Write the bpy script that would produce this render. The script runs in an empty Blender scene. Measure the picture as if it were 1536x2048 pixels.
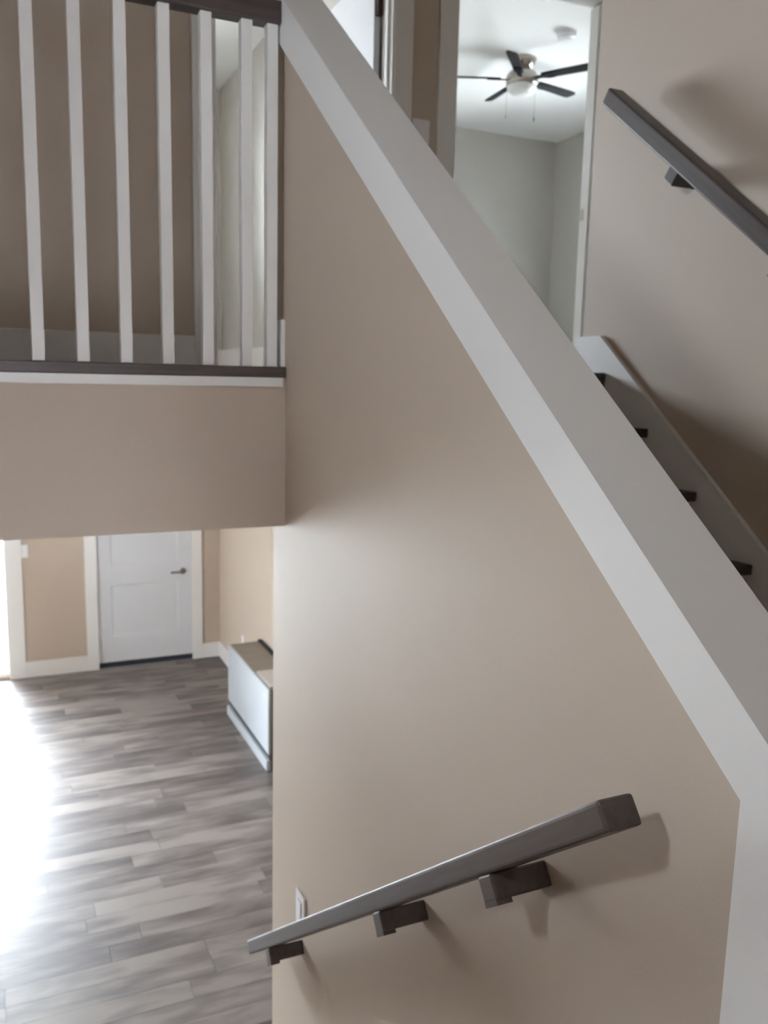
import bpy, bmesh, math, random
from mathutils import Vector, Matrix
random.seed(7)
S = bpy.context.scene
COL = S.collection

# ------------------------------------------------------------------ camera
F_PX = 1726.16
YAW, PITCH, ROLL = 0.428224923, 0.157783917, 0.0233450520
EYE = Vector((0.0, 0.0, 2.92))
fw = Vector((math.sin(YAW) * math.cos(PITCH), math.cos(YAW) * math.cos(PITCH), -math.sin(PITCH)))
r0 = Vector((math.cos(YAW), -math.sin(YAW), 0)); u0 = r0.cross(fw)
rt = r0 * math.cos(ROLL) + u0 * math.sin(ROLL); up = -r0 * math.sin(ROLL) + u0 * math.cos(ROLL)
cam_d = bpy.data.cameras.new('camera')
cam_d.sensor_fit = 'VERTICAL'; cam_d.sensor_height = 36; cam_d.sensor_width = 27
cam_d.lens = F_PX / 2048 * 36
cam_d.clip_start = 0.02
cam_d.dof.use_dof = True; cam_d.dof.focus_distance = 1.15; cam_d.dof.aperture_fstop = 7.0
cam = bpy.data.objects.new('camera', cam_d); COL.objects.link(cam)
cam.matrix_world = Matrix(((rt.x, up.x, -fw.x, EYE.x), (rt.y, up.y, -fw.y, EYE.y), (rt.z, up.z, -fw.z, EYE.z), (0, 0, 0, 1)))
S.camera = cam

# ------------------------------------------------------------------ sky and exposure
W = bpy.data.worlds.new('sky'); S.world = W; W.use_nodes = True
bg = W.node_tree.nodes['Background']
bg.inputs['Color'].default_value = (0.865, 0.925, 1.04, 1); bg.inputs['Strength'].default_value = 20.0
S.view_settings.view_transform = 'Standard'; S.view_settings.look = 'None'
S.view_settings.gamma = 1; S.view_settings.use_curve_mapping = False
S.view_settings.exposure = 2.1
S.cycles.max_bounces = 12; S.cycles.diffuse_bounces = 8; S.cycles.sample_clamp_indirect = 8

def portal(cx, cy, cz, sx, sz, axis):
    """Cycles light portal in a window opening: guides the sampling of the sky, emits nothing."""
    L = bpy.data.lights.new('window_portal', 'AREA'); L.shape = 'RECTANGLE'; L.size = sx; L.size_y = sz
    L.cycles.is_portal = True
    o = bpy.data.objects.new('window_portal', L); COL.objects.link(o); o.location = (cx, cy, cz)
    d = {'+x': (1, 0, 0), '-x': (-1, 0, 0), '+y': (0, 1, 0), '-y': (0, -1, 0)}[axis]
    o.rotation_euler = Vector(d).to_track_quat('-Z', 'Z').to_euler()
    return o

# ------------------------------------------------------------------ materials
def mat(name, color, rough=0.5, metal=0.0, spec=0.5, noise=0.0, nscale=8.0, bump=0.0, bscale=200.0):
    m = bpy.data.materials.new(name); m.use_nodes = True
    nt = m.node_tree; b = nt.nodes['Principled BSDF']
    b.inputs['Base Color'].default_value = (*color, 1); b.inputs['Roughness'].default_value = rough
    b.inputs['Metallic'].default_value = metal; b.inputs['Specular IOR Level'].default_value = spec
    tc = nt.nodes.new('ShaderNodeTexCoord')
    if noise:
        n = nt.nodes.new('ShaderNodeTexNoise'); n.inputs['Scale'].default_value = nscale; n.inputs['Detail'].default_value = 4
        r = nt.nodes.new('ShaderNodeValToRGB')
        r.color_ramp.elements[0].position = 0.3; r.color_ramp.elements[1].position = 0.7
        r.color_ramp.elements[0].color = (*[c * (1 - noise) for c in color], 1)
        r.color_ramp.elements[1].color = (*[min(1, c * (1 + noise)) for c in color], 1)
        nt.links.new(tc.outputs['Object'], n.inputs['Vector']); nt.links.new(n.outputs['Fac'], r.inputs['Fac'])
        nt.links.new(r.outputs['Color'], b.inputs['Base Color'])
    if bump:
        n2 = nt.nodes.new('ShaderNodeTexNoise'); n2.inputs['Scale'].default_value = bscale
        bp = nt.nodes.new('ShaderNodeBump'); bp.inputs['Strength'].default_value = bump; bp.inputs['Distance'].default_value = 0.002
        nt.links.new(tc.outputs['Object'], n2.inputs['Vector']); nt.links.new(n2.outputs['Fac'], bp.inputs['Height'])
        nt.links.new(bp.outputs['Normal'], b.inputs['Normal'])
    return m

M = {}
M['beige'] = mat('beige_wall_paint', (0.53, 0.442, 0.362), 0.6, spec=0.3, bump=0.12, bscale=260)
M['grey_paint'] = mat('grey_beige_bedroom_paint', (0.49, 0.475, 0.44), 0.65, spec=0.3, bump=0.12, bscale=260)
M['ceiling'] = mat('ceiling_white', (0.80, 0.81, 0.80), 0.8, spec=0.2, bump=0.15, bscale=180)
M['trim'] = mat('white_trim_paint', (0.79, 0.775, 0.76), 0.38, spec=0.4)
M['door'] = mat('white_door_paint', (0.66, 0.67, 0.70), 0.4, spec=0.4)
M['plate'] = mat('white_plastic', (0.80, 0.80, 0.82), 0.35)
M['black'] = mat('black_rubber_and_gap_shade', (0.02, 0.022, 0.03), 0.6)
M['nickel'] = mat('brushed_nickel', (0.40, 0.365, 0.335), 0.25, metal=1.0)
M['dark_nickel'] = mat('satin_nickel_lever', (0.30, 0.28, 0.26), 0.3, metal=1.0)
M['bronze'] = mat('dark_bronze_hinge', (0.06, 0.035, 0.03), 0.4, metal=0.6)
M['blade'] = mat('black_fan_blade', (0.008, 0.008, 0.011), 0.6, spec=0.2)
M['bowl'] = mat('frosted_white_glass', (0.72, 0.73, 0.72), 0.3)
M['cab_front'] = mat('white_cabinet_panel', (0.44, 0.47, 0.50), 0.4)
M['cab_side'] = mat('shaded_cabinet_side', (0.17, 0.15, 0.13), 0.7)  # dark tone holds the shade of the end facing away from light
M['cab_top'] = mat('brown_grey_board', (0.27, 0.23, 0.19), 0.7, noise=0.06)
M['cab_sheet'] = mat('pale_grey_board', (0.52, 0.48, 0.44), 0.6)
M['sticker'] = mat('yellow_green_sticker', (0.65, 0.75, 0.30), 0.5)
M['carpet'] = mat('plain_grey_carpet', (0.33, 0.31, 0.29), 0.95, noise=0.1, nscale=200)
M['ground'] = mat('pale_concrete_outside', (0.42, 0.41, 0.39), 0.9, noise=0.08, nscale=2)

def wood_mat(name, c0, c1, rough, axis='Y', spec=0.4, tilt=0.0):
    m = bpy.data.materials.new(name); m.use_nodes = True
    nt = m.node_tree; b = nt.nodes['Principled BSDF']; b.inputs['Roughness'].default_value = rough
    b.inputs['Specular IOR Level'].default_value = spec
    tc = nt.nodes.new('ShaderNodeTexCoord'); mp = nt.nodes.new('ShaderNodeMapping')
    s = [60, 60, 60]; s['XYZ'.index(axis)] = 4
    mp.inputs['Scale'].default_value = s
    rot = nt.nodes.new('ShaderNodeVectorRotate'); rot.rotation_type = 'X_AXIS'; rot.inputs['Angle'].default_value = tilt
    n = nt.nodes.new('ShaderNodeTexNoise'); n.inputs['Scale'].default_value = 1; n.inputs['Detail'].default_value = 6
    r = nt.nodes.new('ShaderNodeValToRGB'); r.color_ramp.elements[0].position = 0.3; r.color_ramp.elements[1].position = 0.72
    r.color_ramp.elements[0].color = (*c0, 1); r.color_ramp.elements[1].color = (*c1, 1)
    nt.links.new(tc.outputs['Object'], rot.inputs['Vector']); nt.links.new(rot.outputs['Vector'], mp.inputs['Vector']); nt.links.new(mp.outputs['Vector'], n.inputs['Vector'])
    nt.links.new(n.outputs['Fac'], r.inputs['Fac']); nt.links.new(r.outputs['Color'], b.inputs['Base Color'])
    return m
M['rail_wood'] = wood_mat('walnut_stained_rail', (0.068, 0.050, 0.044), (0.100, 0.077, 0.068), 0.36, tilt=math.atan(0.777))
M['rail_wood_up'] = wood_mat('walnut_stained_upper_rail', (0.068, 0.050, 0.044), (0.100, 0.077, 0.068), 0.36, tilt=-math.atan(0.765))
M['loft_wood'] = wood_mat('walnut_stained_loft_rail', (0.06, 0.043, 0.04), (0.10, 0.078, 0.072), 0.4, 'X')
M['tread_wood'] = wood_mat('walnut_stained_tread', (0.05, 0.04, 0.036), (0.085, 0.066, 0.058), 0.4, 'X')

def plank_mat():
    m = bpy.data.materials.new('grey_brown_vinyl_plank'); m.use_nodes = True
    nt = m.node_tree; b = nt.nodes['Principled BSDF']
    N = nt.nodes.new; L = nt.links.new
    oi = N('ShaderNodeObjectInfo'); tc = N('ShaderNodeTexCoord')
    mul = N('ShaderNodeMath'); mul.operation = 'MULTIPLY'; mul.inputs[1].default_value = 37.0; L(oi.outputs['Random'], mul.inputs[0])
    cx = N('ShaderNodeCombineXYZ'); L(mul.outputs[0], cx.inputs[0]); L(mul.outputs[0], cx.inputs[1])
    add = N('ShaderNodeVectorMath'); L(tc.outputs['Object'], add.inputs[0]); L(cx.outputs[0], add.inputs[1])
    mp = N('ShaderNodeMapping'); mp.inputs['Scale'].default_value = (2.3, 9, 1); L(add.outputs[0], mp.inputs['Vector'])
    n1 = N('ShaderNodeTexNoise'); n1.inputs['Scale'].default_value = 1.0; n1.inputs['Detail'].default_value = 3; L(mp.outputs[0], n1.inputs['Vector'])
    mp2 = N('ShaderNodeMapping'); mp2.inputs['Scale'].default_value = (5, 120, 1); L(add.outputs[0], mp2.inputs['Vector'])
    n2 = N('ShaderNodeTexNoise'); n2.inputs['Scale'].default_value = 1.0; n2.inputs['Detail'].default_value = 4; L(mp2.outputs[0], n2.inputs['Vector'])
    # tone = random*0.5 + bands*0.75 + grain*0.2
    a = N('ShaderNodeMath'); a.operation = 'MULTIPLY'; a.inputs[1].default_value = 0.34; L(oi.outputs['Random'], a.inputs[0])
    c = N('ShaderNodeMath'); c.operation = 'MULTIPLY_ADD'; c.inputs[1].default_value = 1.15; L(n1.outputs['Fac'], c.inputs[0]); L(a.outputs[0], c.inputs[2])
    d = N('ShaderNodeMath'); d.operation = 'MULTIPLY_ADD'; d.inputs[1].default_value = 0.16; L(n2.outputs['Fac'], d.inputs[0]); L(c.outputs[0], d.inputs[2])
    r = N('ShaderNodeValToRGB'); e = r.color_ramp.elements
    e[0].position = 0.42; e[0].color = (0.055, 0.042, 0.039, 1)
    e[1].position = 1.15 if False else 1.0; e[1].color = (0.23, 0.20, 0.182, 1)
    k = e.new(0.68); k.color = (0.105, 0.086, 0.079, 1)
    k2 = e.new(0.86); k2.color = (0.17, 0.146, 0.132, 1)
    L(d.outputs[0], r.inputs['Fac']); L(r.outputs['Color'], b.inputs['Base Color'])
    b.inputs['Roughness'].default_value = 0.42; b.inputs['Specular IOR Level'].default_value = 0.5
    bp = N('ShaderNodeBump'); bp.inputs['Strength'].default_value = 0.15; bp.inputs['Distance'].default_value = 0.001
    L(n2.outputs['Fac'], bp.inputs['Height']); L(bp.outputs['Normal'], b.inputs['Normal'])
    return m
M['plank'] = plank_mat()

def glass_mat(name='window_glass', tint=(0.95, 0.97, 0.96)):
    m = bpy.data.materials.new(name); m.use_nodes = True
    nt = m.node_tree; nt.nodes.remove(nt.nodes['Principled BSDF'])
    out = nt.nodes['Material Output']
    t = nt.nodes.new('ShaderNodeBsdfTransparent'); g = nt.nodes.new('ShaderNodeBsdfGlossy'); g.inputs['Roughness'].default_value = 0.02
    f = nt.nodes.new('ShaderNodeFresnel'); f.inputs['IOR'].default_value = 1.45
    x = nt.nodes.new('ShaderNodeMixShader'); t.inputs['Color'].default_value = (*tint, 1)
    nt.links.new(f.outputs[0], x.inputs[0]); nt.links.new(t.outputs[0], x.inputs[1]); nt.links.new(g.outputs[0], x.inputs[2])
    nt.links.new(x.outputs[0], out.inputs['Surface'])
    return m
M['glass'] = glass_mat()
M['tinted'] = glass_mat('tinted_window_glass', (0.95, 0.955, 0.96))

# ------------------------------------------------------------------ mesh helpers
def B(): return bmesh.new()
def box(bm, x0, x1, y0, y1, z0, z1):
    v = [bm.verts.new(p) for p in ((x0, y0, z0), (x1, y0, z0), (x1, y1, z0), (x0, y1, z0), (x0, y0, z1), (x1, y0, z1), (x1, y1, z1), (x0, y1, z1))]
    for f in ((3, 2, 1, 0), (4, 5, 6, 7), (0, 1, 5, 4), (1, 2, 6, 5), (2, 3, 7, 6), (3, 0, 4, 7)): bm.faces.new([v[i] for i in f])
    return v
def prism_x(bm, pts, x0, x1):
    """polygon pts (y,z), counter-clockwise seen from +X, extruded along X"""
    a = [bm.verts.new((x0, y, z)) for y, z in pts]; b = [bm.verts.new((x1, y, z)) for y, z in pts]
    n = len(pts); bm.faces.new(a[::-1]); bm.faces.new(b)
    for i in range(n): bm.faces.new((a[i], a[(i + 1) % n], b[(i + 1) % n], b[i]))
def lathe(bm, prof, seg=32, c=(0, 0, 0)):
    rings = []
    for r, z in prof:
        if r < 1e-5: rings.append([bm.verts.new((c[0], c[1], c[2] + z))])
        else: rings.append([bm.verts.new((c[0] + r * math.cos(2 * math.pi * i / seg), c[1] + r * math.sin(2 * math.pi * i / seg), c[2] + z)) for i in range(seg)])
    for A, Bq in zip(rings, rings[1:]):
        for i in range(seg):
            j = (i + 1) % seg
            if len(A) == 1 and len(Bq) == 1: continue
            if len(A) == 1: bm.faces.new((A[0], Bq[j], Bq[i]))
            elif len(Bq) == 1: bm.faces.new((A[i], A[j], Bq[0]))
            else: bm.faces.new((A[i], A[j], Bq[j], Bq[i]))
def link(name, bm, m, parent=None, bevel=0.0, smooth=False, seg=2):
    if bevel:
        bmesh.ops.remove_doubles(bm, verts=bm.verts, dist=1e-6)
        bmesh.ops.bevel(bm, geom=list(bm.edges), offset=bevel, segments=seg, affect='EDGES', profile=0.6)
    bmesh.ops.recalc_face_normals(bm, faces=bm.faces)
    me = bpy.data.meshes.new(name); bm.to_mesh(me); bm.free()
    if smooth:
        for p in me.polygons: p.use_smooth = True
    me.materials.append(m)
    o = bpy.data.objects.new(name, me); COL.objects.link(o)
    if parent: o.parent = parent
    return o
def part(name, bm, m, parent, **k):
    o = link(name, bm, m, **k); o.parent = parent
    base = parent
    off = Vector((0, 0, 0))
    while base is not None: off += base.location; base = base.parent
    o.location = -off
    return o
def struct(name, bm, m, parent=None, **k):
    if parent: return part(name, bm, m, parent, **k)
    o = link(name, bm, m, **k); o['kind'] = 'structure'; return o
def empty(name, loc):
    o = bpy.data.objects.new(name, None); o.empty_display_size = 0.1; COL.objects.link(o); o.location = loc; return o
def tag(o, label, cat, group=None):
    o['label'] = label; o['category'] = cat
    if group: o['group'] = group
    return o
def wall(bm, axis, t0, t1, a0, a1, z0, z1, holes=()):
    """wall slab with rectangular holes (a0,a1,z0,z1); axis 'x' = slab spans t in X, runs along Y"""
    A = sorted({a0, a1, *[h[0] for h in holes], *[h[1] for h in holes]}); Z = sorted({z0, z1, *[h[2] for h in holes], *[h[3] for h in holes]})
    A = [a for a in A if a0 <= a <= a1]; Z = [z for z in Z if z0 <= z <= z1]
    for p, q in zip(A, A[1:]):
        run = None
        for s, t in list(zip(Z, Z[1:])) + [(None, None)]:
            solid = s is not None and not any(h[0] <= (p + q) / 2 <= h[1] and h[2] <= (s + t) / 2 <= h[3] for h in holes)
            if solid: run = (run[0], t) if run else (s, t)
            elif run:
                if axis == 'x': box(bm, t0, t1, p, q, *run)
                else: box(bm, p, q, t0, t1, *run)
                run = None

# ------------------------------------------------------------------ dimensions
FL = 2.93                      # upper floor level
CE = 5.37                      # upper ceilings
XW0, XW1 = 0.84, 0.955         # half wall between the two flights
XR = 2.02                      # wall right of the upper flight
YB = 8.53                      # back wall of the ground floor
YU = 4.20                      # wall with the bedroom doors upstairs
XL = -1.9                      # left wall of the great room
YN = -7.0                      # wall behind the camera
YE = 8.0                       # far wall of the upstairs rooms
RISE, RUN = 0.182, 0.240
YT = 2.512                     # top nosing of the upper flight
NT = FL + 0.014                # top of the landing nosing
LAND = NT - 8 * RISE

# ------------------------------------------------------------------ windows (openings first, shared by walls and glazing)
XB = -1.4                      # left wall of the stair bay
FILL_WIN_LEFT_LOW = (5.7, 6.5, 1.15, 1.75)  # unseen window added to brighten the back wall, door and floor
FILL_WIN_FRONT = (-1.35, 0.25, 0.15, 2.25)         # wall behind the camera, along X: added unseen, brightens loft face and balusters
WIN_LEFT_HIGH = (0.55, 1.07, 3.68, 4.18)      # left wall, along Y
SLIDER = (-1.70, 0.07, 0.03, 2.06)           # back wall, along X
WIN_A = (-0.50, 1.0, 3.75, 5.0)                # upstairs left room, its far wall
WIN_C = (5.6, 6.95, 3.75, 4.90)               # bedroom, its right wall

# ------------------------------------------------------------------ structure: shell
bm = B(); box(bm, -40, 40, -40, 40, -0.45, -0.30); struct('ground', bm, M['ground'])
bm = B(); box(bm, XL - 0.15, 2.06 + 0.15, YN - 0.15, YB + 0.15, -0.16, -0.012); floor = struct('floor', bm, M['cab_side'])
bm = B(); wall(bm, 'x', XB - 0.15, XB, YN - 0.15, 2.45, 0, CE, [WIN_LEFT_HIGH]); box(bm, XL - 0.15, XB, 2.45, 2.60, 0, CE); wall(bm, 'x', XL - 0.15, XL, 2.60, YB + 0.15, 0, CE, [FILL_WIN_LEFT_LOW]); struct('wall_left', bm, M['beige'])
bm = B(); wall(bm, 'y', YN - 0.15, YN, XB, XR + 0.12, 0, CE, [FILL_WIN_FRONT]); struct('wall_front', bm, M['beige'])
bm = B(); box(bm, 0.30, XR, -0.80, -0.65, 0, CE); struct('wall_landing', bm, M['beige'])
bm = B(); wall(bm, 'y', YB, YB + 0.15, XL, 2.06, 0, 2.44, [SLIDER, (0.858, 1.78, 0.0, 2.045)]); struct('wall_back', bm, M['beige'])
bm = B(); box(bm, 2.06, 2.21, 2.72, YB + 0.15, 0, 2.44); struct('wall_side', bm, M['beige'])
# stair right wall with its end corner
bm = B(); box(bm, XR, XR + 0.12, YN, 2.68, 0, CE); box(bm, XR + 0.12, 3.72, 2.56, 2.68, FL, CE); struct('wall_right', bm, M['beige'])
bm = B(); box(bm, 3.60, 3.72, 2.68, YU, FL, CE); struct('wall_hall', bm, M['beige'])
# wall with the two bedroom doorways
bm = B(); wall(bm, 'y', YU, YU + 0.12, XL, 5.55, FL, CE, [(0.996, 1.918, FL, FL + 2.07), (2.257, 3.20, FL, FL + 2.07)]); struct('wall_loft', bm, M['beige'])
# upstairs rooms
bm = B(); box(bm, 1.97, 2.09, YU + 0.12, YE, FL, CE); struct('wall_partition', bm, M['grey_paint'])
bm = B(); wall(bm, 'y', YE, YE + 0.15, XL, 5.70, FL - 0.49, CE, [WIN_A]); struct('wall_far', bm, M['grey_paint'])
bm = B(); wall(bm, 'x', 5.55, 5.70, YU, YE, FL, CE, [WIN_C]); struct('wall_bedroom', bm, M['grey_paint'])
# ceilings
bm = B(); box(bm, XL - 0.15, 5.70, YN - 0.15, YE + 0.15, CE, CE + 0.15); struct('ceiling', bm, M['ceiling'])
# upper floor / ceiling of the ground floor: loft slab and hall slab
bm = B(); box(bm, XL, XW0, 2.70, YE, 2.44, FL - 0.012); box(bm, XW0, XW1, 2.72, YE, 2.44, FL - 0.012)
box(bm, XW1, XR, YT + 0.062, 2.72, 2.44, FL - 0.012); box(bm, XW1, 5.70, 2.72, YE, 2.44, FL - 0.012); box(bm, XR + 0.12, 5.70, 2.56, 2.72, 2.44, FL - 0.012)
struct('ceiling.001', bm, M['beige'])
bm = B(); box(bm, XL, XW0, 2.60, 2.70, 2.436, FL - 0.0265); struct('wall_balcony', bm, M['beige'])
bm = B(); box(bm, XL, XW0, 2.62, YU, FL - 0.012, FL); box(bm, XW0, 3.6, 2.72, YU, FL - 0.012, FL); box(bm, XW1, XR, YT + 0.062, 2.72, FL - 0.012, FL)
struct('floor.001', bm, M['plank'])
bm = B(); box(bm, XL, 1.97, YU, YE, FL - 0.012, FL); box(bm, 2.09, 5.55, YU, YE, FL - 0.012, FL); struct('floor.002', bm, M['carpet'])
bm = B(); box(bm, XL, 2.06, 2.60 + 0.1, YB, 2.436, 2.4399); struct('ceiling.002', bm, M['ceiling'])
# back roof over the part of the ground floor beyond the upper rooms
bm = B(); box(bm, XL, 2.06, YE + 0.15, YB + 0.15, 2.44, 2.6); struct('ceiling.003', bm, M['ceiling'])

# vinyl planks of the ground floor, each one a piece
PW = 0.135
PL = 0.95
plank_cache = {}
def plank(x0, x1, y0, y1):
    key = (round(x1 - x0, 3), round(y1 - y0, 3))
    if key not in plank_cache:
        b = B(); w, d = key; box(b, -w / 2 + 0.0008, w / 2 - 0.0008, -d / 2 + 0.0006, d / 2 - 0.0006, -0.012, 0)
        o = link('plank', b, M['plank']); plank_cache[key] = o.data
    else:
        o = bpy.data.objects.new('plank', plank_cache[key]); COL.objects.link(o)
    o.location = ((x0 + x1) / 2, (y0 + y1) / 2, 0); o.parent = floor
y = YB
row = 0
while y > 2.75:
    y0 = max(y - PW, 2.75); off = random.uniform(0, PL); x = XL - off
    while x < 2.06:
        a, b_ = max(x, XL), min(x + PL, 2.06)
        if b_ - a > 0.02: plank(round(a, 3), round(b_, 3), y0, y)
        x += PL
    y = y0; row += 1
bm = B(); box(bm, XB, 2.06, YN, 2.75, -0.012, 0); part('underlay', bm, M['plank'], floor)

# ------------------------------------------------------------------ half wall between the flights
SL = 0.783
def cap(yv): return 3.866 + SL * (yv - 2.435)
Y0w, Y1w = 0.63, 2.72
bm = B(); prism_x(bm, [(Y0w, 0), (Y1w, 0), (Y1w, cap(Y1w) - 0.02), (Y0w, cap(Y0w) - 0.02)], XW0, XW1 - 0.005)
wst = struct('wall_stair', bm, M['beige'])
bm = B(); prism_x(bm, [(Y0w - 0.02, cap(Y0w - 0.02) - 0.024), (Y1w, cap(Y1w) - 0.024), (Y1w, cap(Y1w)), (Y0w - 0.02, cap(Y0w - 0.02))], XW0 - 0.02, XW1 + 0.008)
part('cap_board', bm, M['trim'], wst)
bm = B(); prism_x(bm, [(Y0w - 0.02, 2.412), (0.72, 2.412), (Y1w, cap(Y1w) - 0.135), (Y1w, cap(Y1w) - 0.024), (Y0w - 0.02, cap(Y0w - 0.02) - 0.024)], XW0 - 0.02, XW0 + 0.0005)
part('apron_board', bm, M['trim'], wst)
bm = B(); box(bm, XW0 - 0.02, XW0 + 0.0005, Y0w - 0.02, 0.72, LAND, 2.412)
bm2 = bm
part('end_board', bm2, M['trim'], wst)
bm = B(); box(bm, XW0 + 0.001, XW1 + 0.008, Y0w - 0.02, Y0w, LAND, cap(Y0w) - 0.03); part('end_casing', bm, M['trim'], wst)

# ------------------------------------------------------------------ upper flight
st = empty('staircase', (1.5, YT, LAND))
tag(st, 'flight of dark stained treads and white risers behind the sloped half wall', 'stairs')
XS0, XS1 = XW1, XR - 0.018
for k in range(8):      # k=0 is the top landing edge
    yn, zt = YT - k * RUN, NT - k * RISE
    bm = B()
    depth = 0.06 if k == 0 else RUN + 0.028
    box(bm, XS0, XS1, yn, yn + depth, zt - 0.03, zt)
    part('tread', bm, M['tread_wood'], st, bevel=0.004)
    bm = B(); box(bm, XS0, XS1, yn + 0.028, yn + 0.045, zt - RISE + 0.0005, zt - 0.0305); part('riser', bm, M['trim'], st)
def skt(yv): return 2.946 + 0.791 * (yv - 2.394)
ztop = FL + 0.145
ys = 2.394 + (ztop - 2.946) / 0.791
bm = B(); prism_x(bm, [(0.64, LAND + 0.001), (0.95, LAND + 0.001), (YT + 0.004, FL - 0.20), (YT + 0.004, skt(YT + 0.004)), (0.75, skt(0.75)), (0.64, LAND + 0.15)], XS1, XR - 0.0006)
part('skirt_board', bm, M['trim'], st)
bm = B(); prism_x(bm, [(YT + 0.004, FL + 0.0145), (2.695, FL + 0.0145), (2.695, ztop), (ys, ztop), (YT + 0.004, skt(YT + 0.004))], XS1, XR)
box(bm, XR, XR + 0.3, 2.68, 2.695, FL + 0.0005, ztop); struct('baseboard_right', bm, M['trim'])

# landing and lower flight
bm = B(); box(bm, -0.35, XR, -0.65, 0.63, LAND - 0.25, LAND); struct('floor.003', bm, M['tread_wood'])
lo = bpy.data.objects['floor.003']
for k in range(8):
    yn, zt = 0.63 + k * RUN, LAND - (k + 1) * RISE
    if zt < 0.05: break
    bm = B(); box(bm, -0.35, XW0 - 0.001, yn, yn + RUN + 0.02, zt - 0.03, zt); part('tread', bm, M['tread_wood'], lo)
    bm = B(); box(bm, -0.35, XW0 - 0.001, yn + RUN - 0.02, yn + RUN, max(zt - RISE, 0), zt - 0.0305); part('riser', bm, M['trim'], lo)

# ------------------------------------------------------------------ handrails
def rail_bar(bm, y0, y1, zc, xc, hx, hn, slope):
    """rail running along (1, slope) in YZ; square-cut ends; zc at y0"""
    L = math.hypot(1, slope); d = (1 / L, slope / L); n = (-slope / L, 1 / L)
    vs = []
    for yv, zv in ((y0, zc), (y1, zc + slope * (y1 - y0))):
        for sx, sn in ((-1, -1), (1, -1), (1, 1), (-1, 1)):
            vs.append(bm.verts.new((xc + sx * hx, yv + sn * hn * n[0], zv + sn * hn * n[1])))
    for f in ((3, 2, 1, 0), (4, 5, 6, 7), (0, 1, 5, 4), (1, 2, 6, 5), (2, 3, 7, 6), (3, 0, 4, 7)): bm.faces.new([vs[i] for i in f])
def bracket(parent, xa, xb, yc, zc, slope, hy=0.024, hz=0.024, tip=True):
    # square wooden block from under the rail to the wall, with a rounded bolt boss below its free end
    bm = B(); L = math.hypot(1, slope); d = Vector((0, 1 / L, slope / L)); n = Vector((0, -slope / L, 1 / L))
    vs = []
    for xv in (xa, xb):
        for a, b_ in ((-1, -1), (1, -1), (1, 1), (-1, 1)):
            p = Vector((xv, yc, zc)) + d * a * hy + n * b_ * hz
            vs.append(bm.verts.new(p))
    for f in ((3, 2, 1, 0), (4, 5, 6, 7), (0, 1, 5, 4), (1, 2, 6, 5), (2, 3, 7, 6), (3, 0, 4, 7)): bm.faces.new([vs[i] for i in f])
    br = part('bracket', bm, M['rail_wood'], parent, bevel=0.004)
    if tip:
        bm = B(); s = 1 if xb > xa else -1
        vs = []
        for xv in (xa, xa + s * 0.030):
            for a, b_ in ((-0.92, -1.36), (0.92, -1.36), (0.90, -0.9), (-0.90, -0.9)):
                vs.append(bm.verts.new(Vector((xv, yc, zc)) + d * a * hy + n * b_ * hz))
        for f in ((3, 2, 1, 0), (4, 5, 6, 7), (0, 1, 5, 4), (1, 2, 6, 5), (2, 3, 7, 6), (3, 0, 4, 7)): bm.faces.new([vs[i] for i in f])
        part('bracket_foot', bm, M['rail_wood'], br)
    return br
SLO = -0.777
hr = empty('handrail', (0.775, 1.8, 1.5))
tag(hr, 'lower stained wooden handrail with square end on the beige half wall', 'handrail', 'stair handrails')
bm = B(); rail_bar(bm, 0.860, 2.640, 2.340, 0.757, 0.0305, 0.0220, SLO); part('rail', bm, M['rail_wood'], hr, bevel=0.007, seg=3)
for yc in (1.141, 1.579, 2.405):
    zc = 2.340 + SLO * (yc - 0.860) - 0.0220 * 1.27 - 0.0215 * 1.27
    bracket(hr, 0.728, XW0, yc, zc, SLO, hz=0.0215)
hu = empty('handrail', (1.935, 1.6, 3.2))
tag(hu, 'upper stained wooden handrail on the wall right of the treads', 'handrail', 'stair handrails')
UPS = 0.765
bm = B(); rail_bar(bm, 2.485, 0.70, 3.852, 1.935, 0.030, 0.028, UPS); part('rail', bm, M['rail_wood_up'], hu, bevel=0.007, seg=3)
for yc in (2.165, 1.735, 1.0):
    zc = 3.852 + UPS * (yc - 2.485) - 0.028 * 1.26 - 0.024 * 1.26
    bracket(hu, 1.925, XR, yc, zc, UPS, tip=False)

# ------------------------------------------------------------------ loft edge and railing
bm = B(); box(bm, XB, XW0 - 0.003, 2.585, 2.66, FL - 0.026, FL + 0.006); t = struct('trim_1', bm, M['loft_wood'], bevel=0.003)
bm = B(); box(bm, XB, XW0 - 0.012, 2.588, 2.601, FL - 0.055, FL - 0.0265); struct('trim_2', bm, M['trim'], bevel=0.002)
rl = empty('loft_railing', (0, 2.62, FL))
tag(rl, 'loft railing of white square balusters under a dark stained top rail', 'railing')
bm = B(); box(bm, XB + 0.002, XW0 - 0.0205, 2.59, 2.65, FL + 0.99, FL + 1.052); part('top_rail', bm, M['loft_wood'], rl, bevel=0.004)
bal0 = None
xs = [0.797 - 0.0] + [0.720 - 0.1185 * i for i in range(33)]
for xb in xs:
    if xb < XB + 0.05: continue
    if bal0 is None:
        bm = B(); box(bm, -0.0165, 0.0165, -0.0165, 0.0165, 0.006, 0.99)
        bal0 = link('baluster', bm, M['trim'], bevel=0.002)
        o = bal0
    else:
        o = bal0.copy(); COL.objects.link(o)
    o.parent = rl; o.location = (xb, 0, 0)

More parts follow.
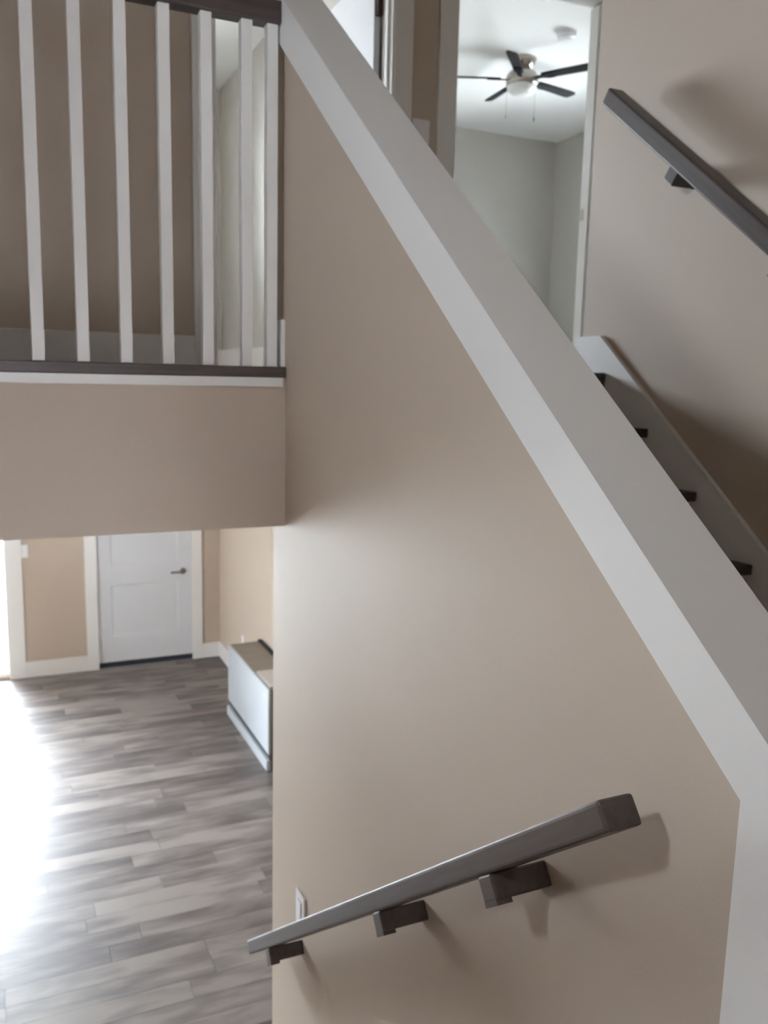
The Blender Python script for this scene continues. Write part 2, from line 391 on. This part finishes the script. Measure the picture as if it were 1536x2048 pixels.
# ------------------------------------------------------------------ upstairs trim
n_tr = [3]
def trim(bm, bevel=0.002):
    o = struct('trim_%d' % n_tr[0], bm, M['trim'], bevel=bevel); n_tr[0] += 1; return o
def casing(x0, x1, w, z0, ztop_, yf, t=0.016, right=True, left=True, wl=None, wr=None):
    wl = wl or w; wr = wr or w
    if left: bm = B(); box(bm, x0 - wl, x0, yf - t, yf, z0, ztop_); trim(bm)
    if right: bm = B(); box(bm, x1, x1 + wr, yf - t, yf, z0, ztop_); trim(bm)
    bm = B(); box(bm, x0 - wl - 0.01, x1 + wr + 0.01, yf - t - 0.003, yf, ztop_, ztop_ + w); trim(bm)
bm = B(); box(bm, XL, 0.902, YU - 0.014, YU, FL, FL + 0.152); struct('baseboard_loft', bm, M['trim'], bevel=0.002)
bm = B(); box(bm, XW0 - 0.014, XW0, 2.604, Y1w, FL + 0.0065, FL + 0.150); struct('baseboard_stair', bm, M['trim'], bevel=0.002)
casing(0.996, 1.914, 0.095, FL, FL + 2.062, YU, wr=0.098)
casing(2.257, 3.195, 0.095, FL, FL + 2.062, YU)
# jambs with stops
def jamb(x, side, y0=YU, y1=YU + 0.12):
    """side=+1: opening lies to +X of the jamb face"""
    bm = B(); box(bm, min(x, x - side * 0.018), max(x, x - side * 0.018), y0 - 0.004, y1 + 0.004, FL, FL + 2.05)
    box(bm, min(x, x + side * 0.011), max(x, x + side * 0.011), y0 + 0.035, y0 + 0.07, FL, FL + 2.04)
    return trim(bm, 0.0015)
jamb(1.012, 1); jA = jamb(1.902, -1)
jamb(2.275, 1); jC = jamb(3.185, -1)
bm = B(); box(bm, 3.1815, 3.1855, YU + 0.078, YU + 0.112, FL + 0.905, FL + 0.965); part('strike_plate', bm, M['dark_nickel'], jC)
for x0, x1 in ((1.012, 1.902), (2.275, 3.185)):
    bm = B(); box(bm, x0, x1, YU, YU + 0.12, FL + 2.056, FL + 2.074); trim(bm, 0.0015)
# room baseboards
bm = B(); box(bm, 1.956, 1.97, YU + 0.12, YE, FL, FL + 0.18); struct('baseboard_partition', bm, M['trim'])
bm = B(); box(bm, XL, 1.956, YE - 0.014, YE, FL, FL + 0.18); struct('baseboard_far', bm, M['trim'])
bm = B(); box(bm, 2.09, 5.55, YE - 0.014, YE, FL, FL + 0.15); struct('baseboard_bedroom', bm, M['trim'])

# open door leaf of the left upstairs room, hinged on the right jamb and folded back into the room
d2 = empty('door_2', (1.846, 4.25, FL)); d2['kind'] = 'structure'
def slab_with_panels(axis, t0, t1, a0, a1, z0, z1, panels, m, parent, name):
    """t0 = front face. panels (a0,a1,z0,z1) recessed 8 mm with sloped sticking on the front."""
    bm = B(); s = 1 if t1 > t0 else -1
    A = sorted({a0, a1, *[p[0] for p in panels], *[p[1] for p in panels]}); Z = sorted({z0, z1, *[p[2] for p in panels], *[p[3] for p in panels]})
    P = (lambda t, a, z: (t, a, z)) if axis == 'x' else (lambda t, a, z: (a, t, z))
    vc = {}
    def V(t, a, z):
        k = (round(t, 5), round(a, 5), round(z, 5))
        if k not in vc: vc[k] = bm.verts.new(P(t, a, z))
        return vc[k]
    for p, q in zip(A, A[1:]):
        for u, w in zip(Z, Z[1:]):
            if (p, q, u, w) in [tuple(x) for x in panels]:
                e, dp = 0.016, 0.005 * s
                o4 = [(p, u), (q, u), (q, w), (p, w)]; i4 = [(p + e, u + e), (q - e, u + e), (q - e, w - e), (p + e, w - e)]
                for i in range(4):
                    j = (i + 1) % 4
                    bm.faces.new((V(t0, *o4[i]), V(t0, *o4[j]), V(t0 + dp, *i4[j]), V(t0 + dp, *i4[i])))
                bm.faces.new([V(t0 + dp, *c) for c in i4])
            else: bm.faces.new((V(t0, p, u), V(t0, q, u), V(t0, q, w), V(t0, p, w)))
    for p, q in zip(A, A[1:]):
        for u, w in zip(Z, Z[1:]):
            bm.faces.new((V(t1, p, w), V(t1, q, w), V(t1, q, u), V(t1, p, u)))
    for p, q in zip(A, A[1:]):
        bm.faces.new((V(t0, p, z0), V(t1, p, z0), V(t1, q, z0), V(t0, q, z0))); bm.faces.new((V(t0, p, z1), V(t0, q, z1), V(t1, q, z1), V(t1, p, z1)))
    for u, w in zip(Z, Z[1:]):
        bm.faces.new((V(t0, a0, u), V(t0, a0, w), V(t1, a0, w), V(t1, a0, u))); bm.faces.new((V(t0, a1, u), V(t1, a1, u), V(t1, a1, w), V(t0, a1, w)))
    return part(name, bm, m, parent)
slab_with_panels('x', 1.864, 1.899, 4.345, 5.165, FL + 0.012, FL + 2.03, [], M['door'], d2, 'door_leaf')
for zz in (0.25, 1.05, 1.79):
    bm = B(); box(bm, 1.872, 1.9005, 4.318, 4.345, FL + zz, FL + zz + 0.09); lathe(bm, [(0, 0), (0.008, 0), (0.008, 0.1), (0, 0.1)], 12, (1.880, 4.322, FL + zz - 0.005))
    part('hinge', bm, M['bronze'], d2)

# ------------------------------------------------------------------ light switches, outlet, smoke detector
def wall_plate(name, label, cat, group, o, u, n, kind, w=0.072, h=0.116):
    """o centre on the wall, u = horizontal unit vector along wall, n = normal into the room"""
    o = Vector(o); u = Vector(u); n = Vector(n); z = Vector((0, 0, 1))
    e = empty(name, o); tag(e, label, cat, group)
    def slab(bm, cu, cz, du, dz, t0, t1):
        vs = [bm.verts.new(o + u * (cu + a * du) + z * (cz + b_ * dz) + n * t) for t in (t0, t1) for a, b_ in ((-1, -1), (1, -1), (1, 1), (-1, 1))]
        for f in ((3, 2, 1, 0), (4, 5, 6, 7), (0, 1, 5, 4), (1, 2, 6, 5), (2, 3, 7, 6), (3, 0, 4, 7)): bm.faces.new([vs[i] for i in f])
    bm = B(); slab(bm, 0, 0, w / 2, h / 2, 0, 0.007); part('plate', bm, M['plate'], e, bevel=0.0025)
    if kind == 'switch':
        bm = B(); slab(bm, 0, 0, 0.0165, 0.033, 0.007, 0.0105); part('rocker', bm, M['plate'], e, bevel=0.001)
    else:
        for s in (-1, 1):
            bm = B(); slab(bm, 0, s * 0.0195, 0.0165, 0.014, 0.007, 0.0095); rc = part('receptacle', bm, M['plate'], e, bevel=0.001)
            bm = B(); slab(bm, -0.006, s * 0.0195 + 0.002, 0.0014, 0.0045, 0.0095, 0.0099); slab(bm, 0.006, s * 0.0195 + 0.002, 0.0014, 0.0045, 0.0095, 0.0099)
            part('slots', bm, M['black'], rc)
    return e
wall_plate('light_switch', 'white light switch by the sliding door beside the ground floor door', 'light switch', 'white wall switches', (0.220, YB, 1.222), (1, 0, 0), (0, -1, 0), 'switch', 0.078, 0.12)
wall_plate('light_switch', 'white light switch on the half wall just above the lower handrail', 'light switch', 'white wall switches', (XW0, 2.405, 1.217), (0, -1, 0), (-1, 0, 0), 'switch', 0.08, 0.118)
wall_plate('light_switch', 'white light switch upstairs on the narrow strip between the door casings', 'light switch', 'white wall switches', (2.072, YU, FL + 1.225), (1, 0, 0), (0, -1, 0), 'switch', 0.098, 0.118)
wall_plate('wall_outlet', 'faint white outlet on the beige wall above the low cabinet', 'outlet', None, (2.06, 7.62, 0.42), (0, -1, 0), (-1, 0, 0), 'outlet')
sd = empty('smoke_detector', (3.875, 5.53, CE)); tag(sd, 'round white smoke detector on the bedroom ceiling beyond the fan', 'smoke detector')
bm = B(); lathe(bm, [(0, 0), (0.072, 0), (0.072, -0.012), (0, -0.012)], 32, sd.location); part('base_plate', bm, M['plate'], sd)
bm = B(); lathe(bm, [(0, -0.0121), (0.064, -0.0121), (0.066, -0.03), (0.05, -0.043), (0.0, -0.045)], 32, sd.location); part('cover', bm, M['plate'], sd, smooth=True)

# ------------------------------------------------------------------ ceiling fan
FX, FY = 3.89, 6.12
fan = empty('ceiling_fan', (FX, FY, CE)); tag(fan, 'brushed nickel ceiling fan with five black blades and a white light bowl', 'ceiling fan')
bm = B(); lathe(bm, [(0, 0), (0.105, 0), (0.108, -0.006), (0.085, -0.05), (0.065, -0.085), (0, -0.085)], 40, fan.location); part('canopy', bm, M['nickel'], fan, smooth=True)
bm = B(); lathe(bm, [(0, -0.08), (0.065, -0.085), (0.10, -0.10), (0.122, -0.13), (0.126, -0.16), (0.122, -0.19), (0.115, -0.20), (0, -0.20)], 40, fan.location); part('motor_housing', bm, M['nickel'], fan, smooth=True)
bm = B(); lathe(bm, [(0.113, -0.2005), (0.117, -0.21), (0.106, -0.238), (0.078, -0.26), (0.04, -0.272), (0, -0.275)], 40, fan.location); part('light_bowl', bm, M['bowl'], fan, smooth=True)
view = math.atan2(FX, FY)
lat = Vector((math.cos(view), -math.sin(view), 0)); away = Vector((math.sin(view), math.cos(view), 0))
for k in range(5):
    th = math.radians(46 + 72 * k)
    d = lat * math.cos(th) + away * math.sin(th); s = Vector((0, 0, 1)).cross(d)
    pit = math.radians(13); w = s * math.cos(pit) + Vector((0, 0, 1)) * (-math.sin(pit)); nn = d.cross(w)
    c0 = Vector((FX, FY, CE - 0.150))
    def slabpoly(pts, t):
        bm = B(); a = [bm.verts.new(c0 + d * p + w * q + nn * t) for p, q in pts]; b_ = [bm.verts.new(c0 + d * p + w * q - nn * t) for p, q in pts]
        n = len(pts); bm.faces.new(a); bm.faces.new(b_[::-1])
        for i in range(n): bm.faces.new((a[i], b_[i], b_[(i + 1) % n], a[(i + 1) % n]))
        return bm
    bl = part('blade', slabpoly([(0.17, -0.036), (0.24, -0.040), (0.56, -0.046), (0.59, -0.040), (0.60, -0.022), (0.58, 0.034), (0.555, 0.044), (0.24, 0.040), (0.17, 0.034)], 0.004), M['blade'], fan)
    bm = slabpoly([(0.10, -0.02), (0.17, -0.02), (0.22, -0.038), (0.27, -0.036), (0.27, 0.036), (0.22, 0.038), (0.17, 0.02), (0.10, 0.02)], 0.003)
    for v in bm.verts: v.co -= nn * 0.0072
    part('blade_iron', bm, M['blade'], bl)
for dx, ln in ((-0.06, 0.22), (0.055, 0.24)):
    p = fan.location + lat * dx * 1.9 + Vector((0, 0, -0.19))
    bm = B(); lathe(bm, [(0, 0), (0.0012, 0), (0.0012, -ln), (0, -ln)], 8, p); ch = part('pull_chain', bm, M['nickel'], fan)
    bm = B(); lathe(bm, [(0, 0), (0.004, -0.004), (0.0065, -0.02), (0.004, -0.036), (0, -0.038)], 12, p + Vector((0, 0, -ln))); part('chain_pull', bm, M['dark_nickel'], ch, smooth=True)

# ------------------------------------------------------------------ ground floor door and trim
d1 = empty('door_1', (1.32, YB, 0)); d1['kind'] = 'structure'
slab_with_panels('y', YB + 0.012, YB + 0.057, 0.860, 1.778, 0.055, 2.035, [(0.868 + 0.125, 1.77 - 0.125, 0.31, 0.83), (0.868 + 0.125, 1.77 - 0.125, 1.02, 1.90)], M['door'], d1, 'door_leaf')
bm = B(); box(bm, 0.860, 1.778, YB + 0.006, YB + 0.10, 0.0, 0.054); part('threshold', bm, M['black'], d1)
bm = B(); lathe(bm, [(0, 0), (0.031, 0), (0.031, 0.006), (0.026, 0.012), (0, 0.012)], 28)
for v in bm.verts: v.co = Vector((1.690 + v.co.x, YB + 0.012 - v.co.z, 0.925 + v.co.y))
rs = part('handle_rose', bm, M['dark_nickel'], d1, smooth=True)
bm = B(); box(bm, 1.565, 1.702, YB - 0.045, YB - 0.029, 0.916, 0.934); box(bm, 1.682, 1.698, YB - 0.0285, YB - 0.0005, 0.918, 0.932); part('lever', bm, M['dark_nickel'], d1)
def gtrim(x0, x1, z0, z1, t=0.017): bm = B(); box(bm, x0, x1, YB - t, YB, z0, z1); return trim(bm)
gtrim(0.755, 0.862, 0, 2.03); gtrim(1.776, 1.878, 0, 2.03); gtrim(0.745, 1.888, 2.03, 2.135, 0.02)
bm = B(); box(bm, 0.858, 1.78, YB, YB + 0.15, 2.036, 2.046); trim(bm, 0)
gtrim(0.055, 0.200, 0, 2.03); gtrim(-1.80, -1.70, 0, 2.03); gtrim(-1.81, 0.21, 2.03, 2.135, 0.02)
bm = B(); box(bm, 0.2005, 0.7545, YB - 0.014, YB, 0, 0.152); box(bm, 1.8785, 2.06, YB - 0.014, YB, 0, 0.152); struct('baseboard_back', bm, M['trim'], bevel=0.002)
bm = B(); box(bm, 2.046, 2.06, 2.8, YB - 0.0145, 0, 0.152); struct('baseboard_side', bm, M['trim'], bevel=0.002)

# ------------------------------------------------------------------ low cabinet against the side wall
cb = empty('storage_cabinet', (1.9, 6.4, 0)); tag(cb, 'low white cabinet with a brown grey top against the side wall', 'cabinet')
CX0, CX1, CY0, CY1, CH = 1.755, 2.045, 5.80, 6.98, 0.625
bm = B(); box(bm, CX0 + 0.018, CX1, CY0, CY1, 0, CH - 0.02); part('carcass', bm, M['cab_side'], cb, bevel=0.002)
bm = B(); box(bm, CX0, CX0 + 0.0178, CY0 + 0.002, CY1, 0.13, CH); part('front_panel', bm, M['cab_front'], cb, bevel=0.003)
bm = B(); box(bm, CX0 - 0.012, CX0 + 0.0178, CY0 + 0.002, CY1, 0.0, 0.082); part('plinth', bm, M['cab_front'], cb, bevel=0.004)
bm = B(); box(bm, CX0 + 0.012, CX0 + 0.0178, CY0 + 0.002, CY1, 0.0825, 0.1295); part('toe_gap', bm, M['black'], cb)  # black strip stands for the shade inside the gap
bm = B(); box(bm, CX0 + 0.018, CX1 - 0.03, 6.22, CY1, CH - 0.0198, CH - 0.004); part('top_board', bm, M['cab_top'], cb, bevel=0.002)
bm = B(); box(bm, CX1 - 0.0298, CX1, 6.22, CY1, CH - 0.0198, CH + 0.012); part('back_lip', bm, M['black'], cb, bevel=0.002)
bm = B(); box(bm, CX0 + 0.030, CX1, CY0 + 0.06, 6.2195, CH - 0.0198, CH + 0.006); part('top_sheet', bm, M['cab_sheet'], cb, bevel=0.002)
bm = B(); lathe(bm, [(0, 0), (0.016, 0), (0.016, 0.001), (0, 0.001)], 20)
for v in bm.verts: v.co = Vector((CX0 - v.co.z - 0.0002, 5.90 + v.co.x, 0.555 + v.co.y))
part('sticker', bm, M['sticker'], cb)

# ------------------------------------------------------------------ windows
n_w = [1]
def window(axis, t0, t1, h, panes, inside, fwid=0.055, glass='glass'):
    """glazed frame in an opening; axis 'x' wall runs along Y. inside = direction of the room"""
    a0, a1, z0, z1 = h; tm = (t0 + t1) / 2
    c = ((tm, (a0 + a1) / 2, z0) if axis == 'x' else ((a0 + a1) / 2, tm, z0))
    e = empty('window_%d' % n_w[0], c); e['kind'] = 'structure'; n_w[0] += 1
    def bx(bm, p, q, u, w, s0, s1):
        if axis == 'x': box(bm, s0, s1, p, q, u, w)
        else: box(bm, p, q, s0, s1, u, w)
    bm = B(); g = 0.001
    bx(bm, a0 + g, a0 + fwid, z0 + g, z1 - g, tm - 0.04, tm + 0.04); bx(bm, a1 - fwid, a1 - g, z0 + g, z1 - g, tm - 0.04, tm + 0.04)
    bx(bm, a0 + fwid, a1 - fwid, z0 + g, z0 + fwid, tm - 0.04, tm + 0.04); bx(bm, a0 + fwid, a1 - fwid, z1 - fwid, z1 - g, tm - 0.04, tm + 0.04)
    wd = (a1 - a0 - 2 * fwid) / panes
    for i in range(1, panes):
        x = a0 + fwid + i * wd; bx(bm, x - 0.025, x + 0.025, z0 + fwid, z1 - fwid, tm - 0.03, tm + 0.03)
    fr = part('window_frame', bm, M['plate'], e)
    for i in range(panes):
        p = a0 + fwid + i * wd + (0.026 if i else 0.001); q = a0 + fwid + (i + 1) * wd - (0.026 if i < panes - 1 else 0.001)
        bm = B(); bx(bm, p, q, z0 + fwid + 0.001, z1 - fwid - 0.001, tm - 0.003, tm + 0.003); part('pane', bm, M[glass], fr)
    portal(*( (t0 if inside == '-x' else t1, (a0 + a1) / 2, (z0 + z1) / 2) if axis == 'x' else ((a0 + a1) / 2, t0 if inside == '-y' else t1, (z0 + z1) / 2)), a1 - a0, z1 - z0, inside)
window('y', YB, YB + 0.15, SLIDER, 2, '-y', 0.022)
window('x', XB - 0.15, XB, WIN_LEFT_HIGH, 1, '+x')
window('y', YE, YE + 0.15, WIN_A, 2, '-y')
window('x', 5.55, 5.70, WIN_C, 2, '-x')
window('x', XL - 0.15, XL, FILL_WIN_LEFT_LOW, 1, '+x')
window('y', YN - 0.15, YN, FILL_WIN_FRONT, 2, '+y', 0.055, 'tinted')
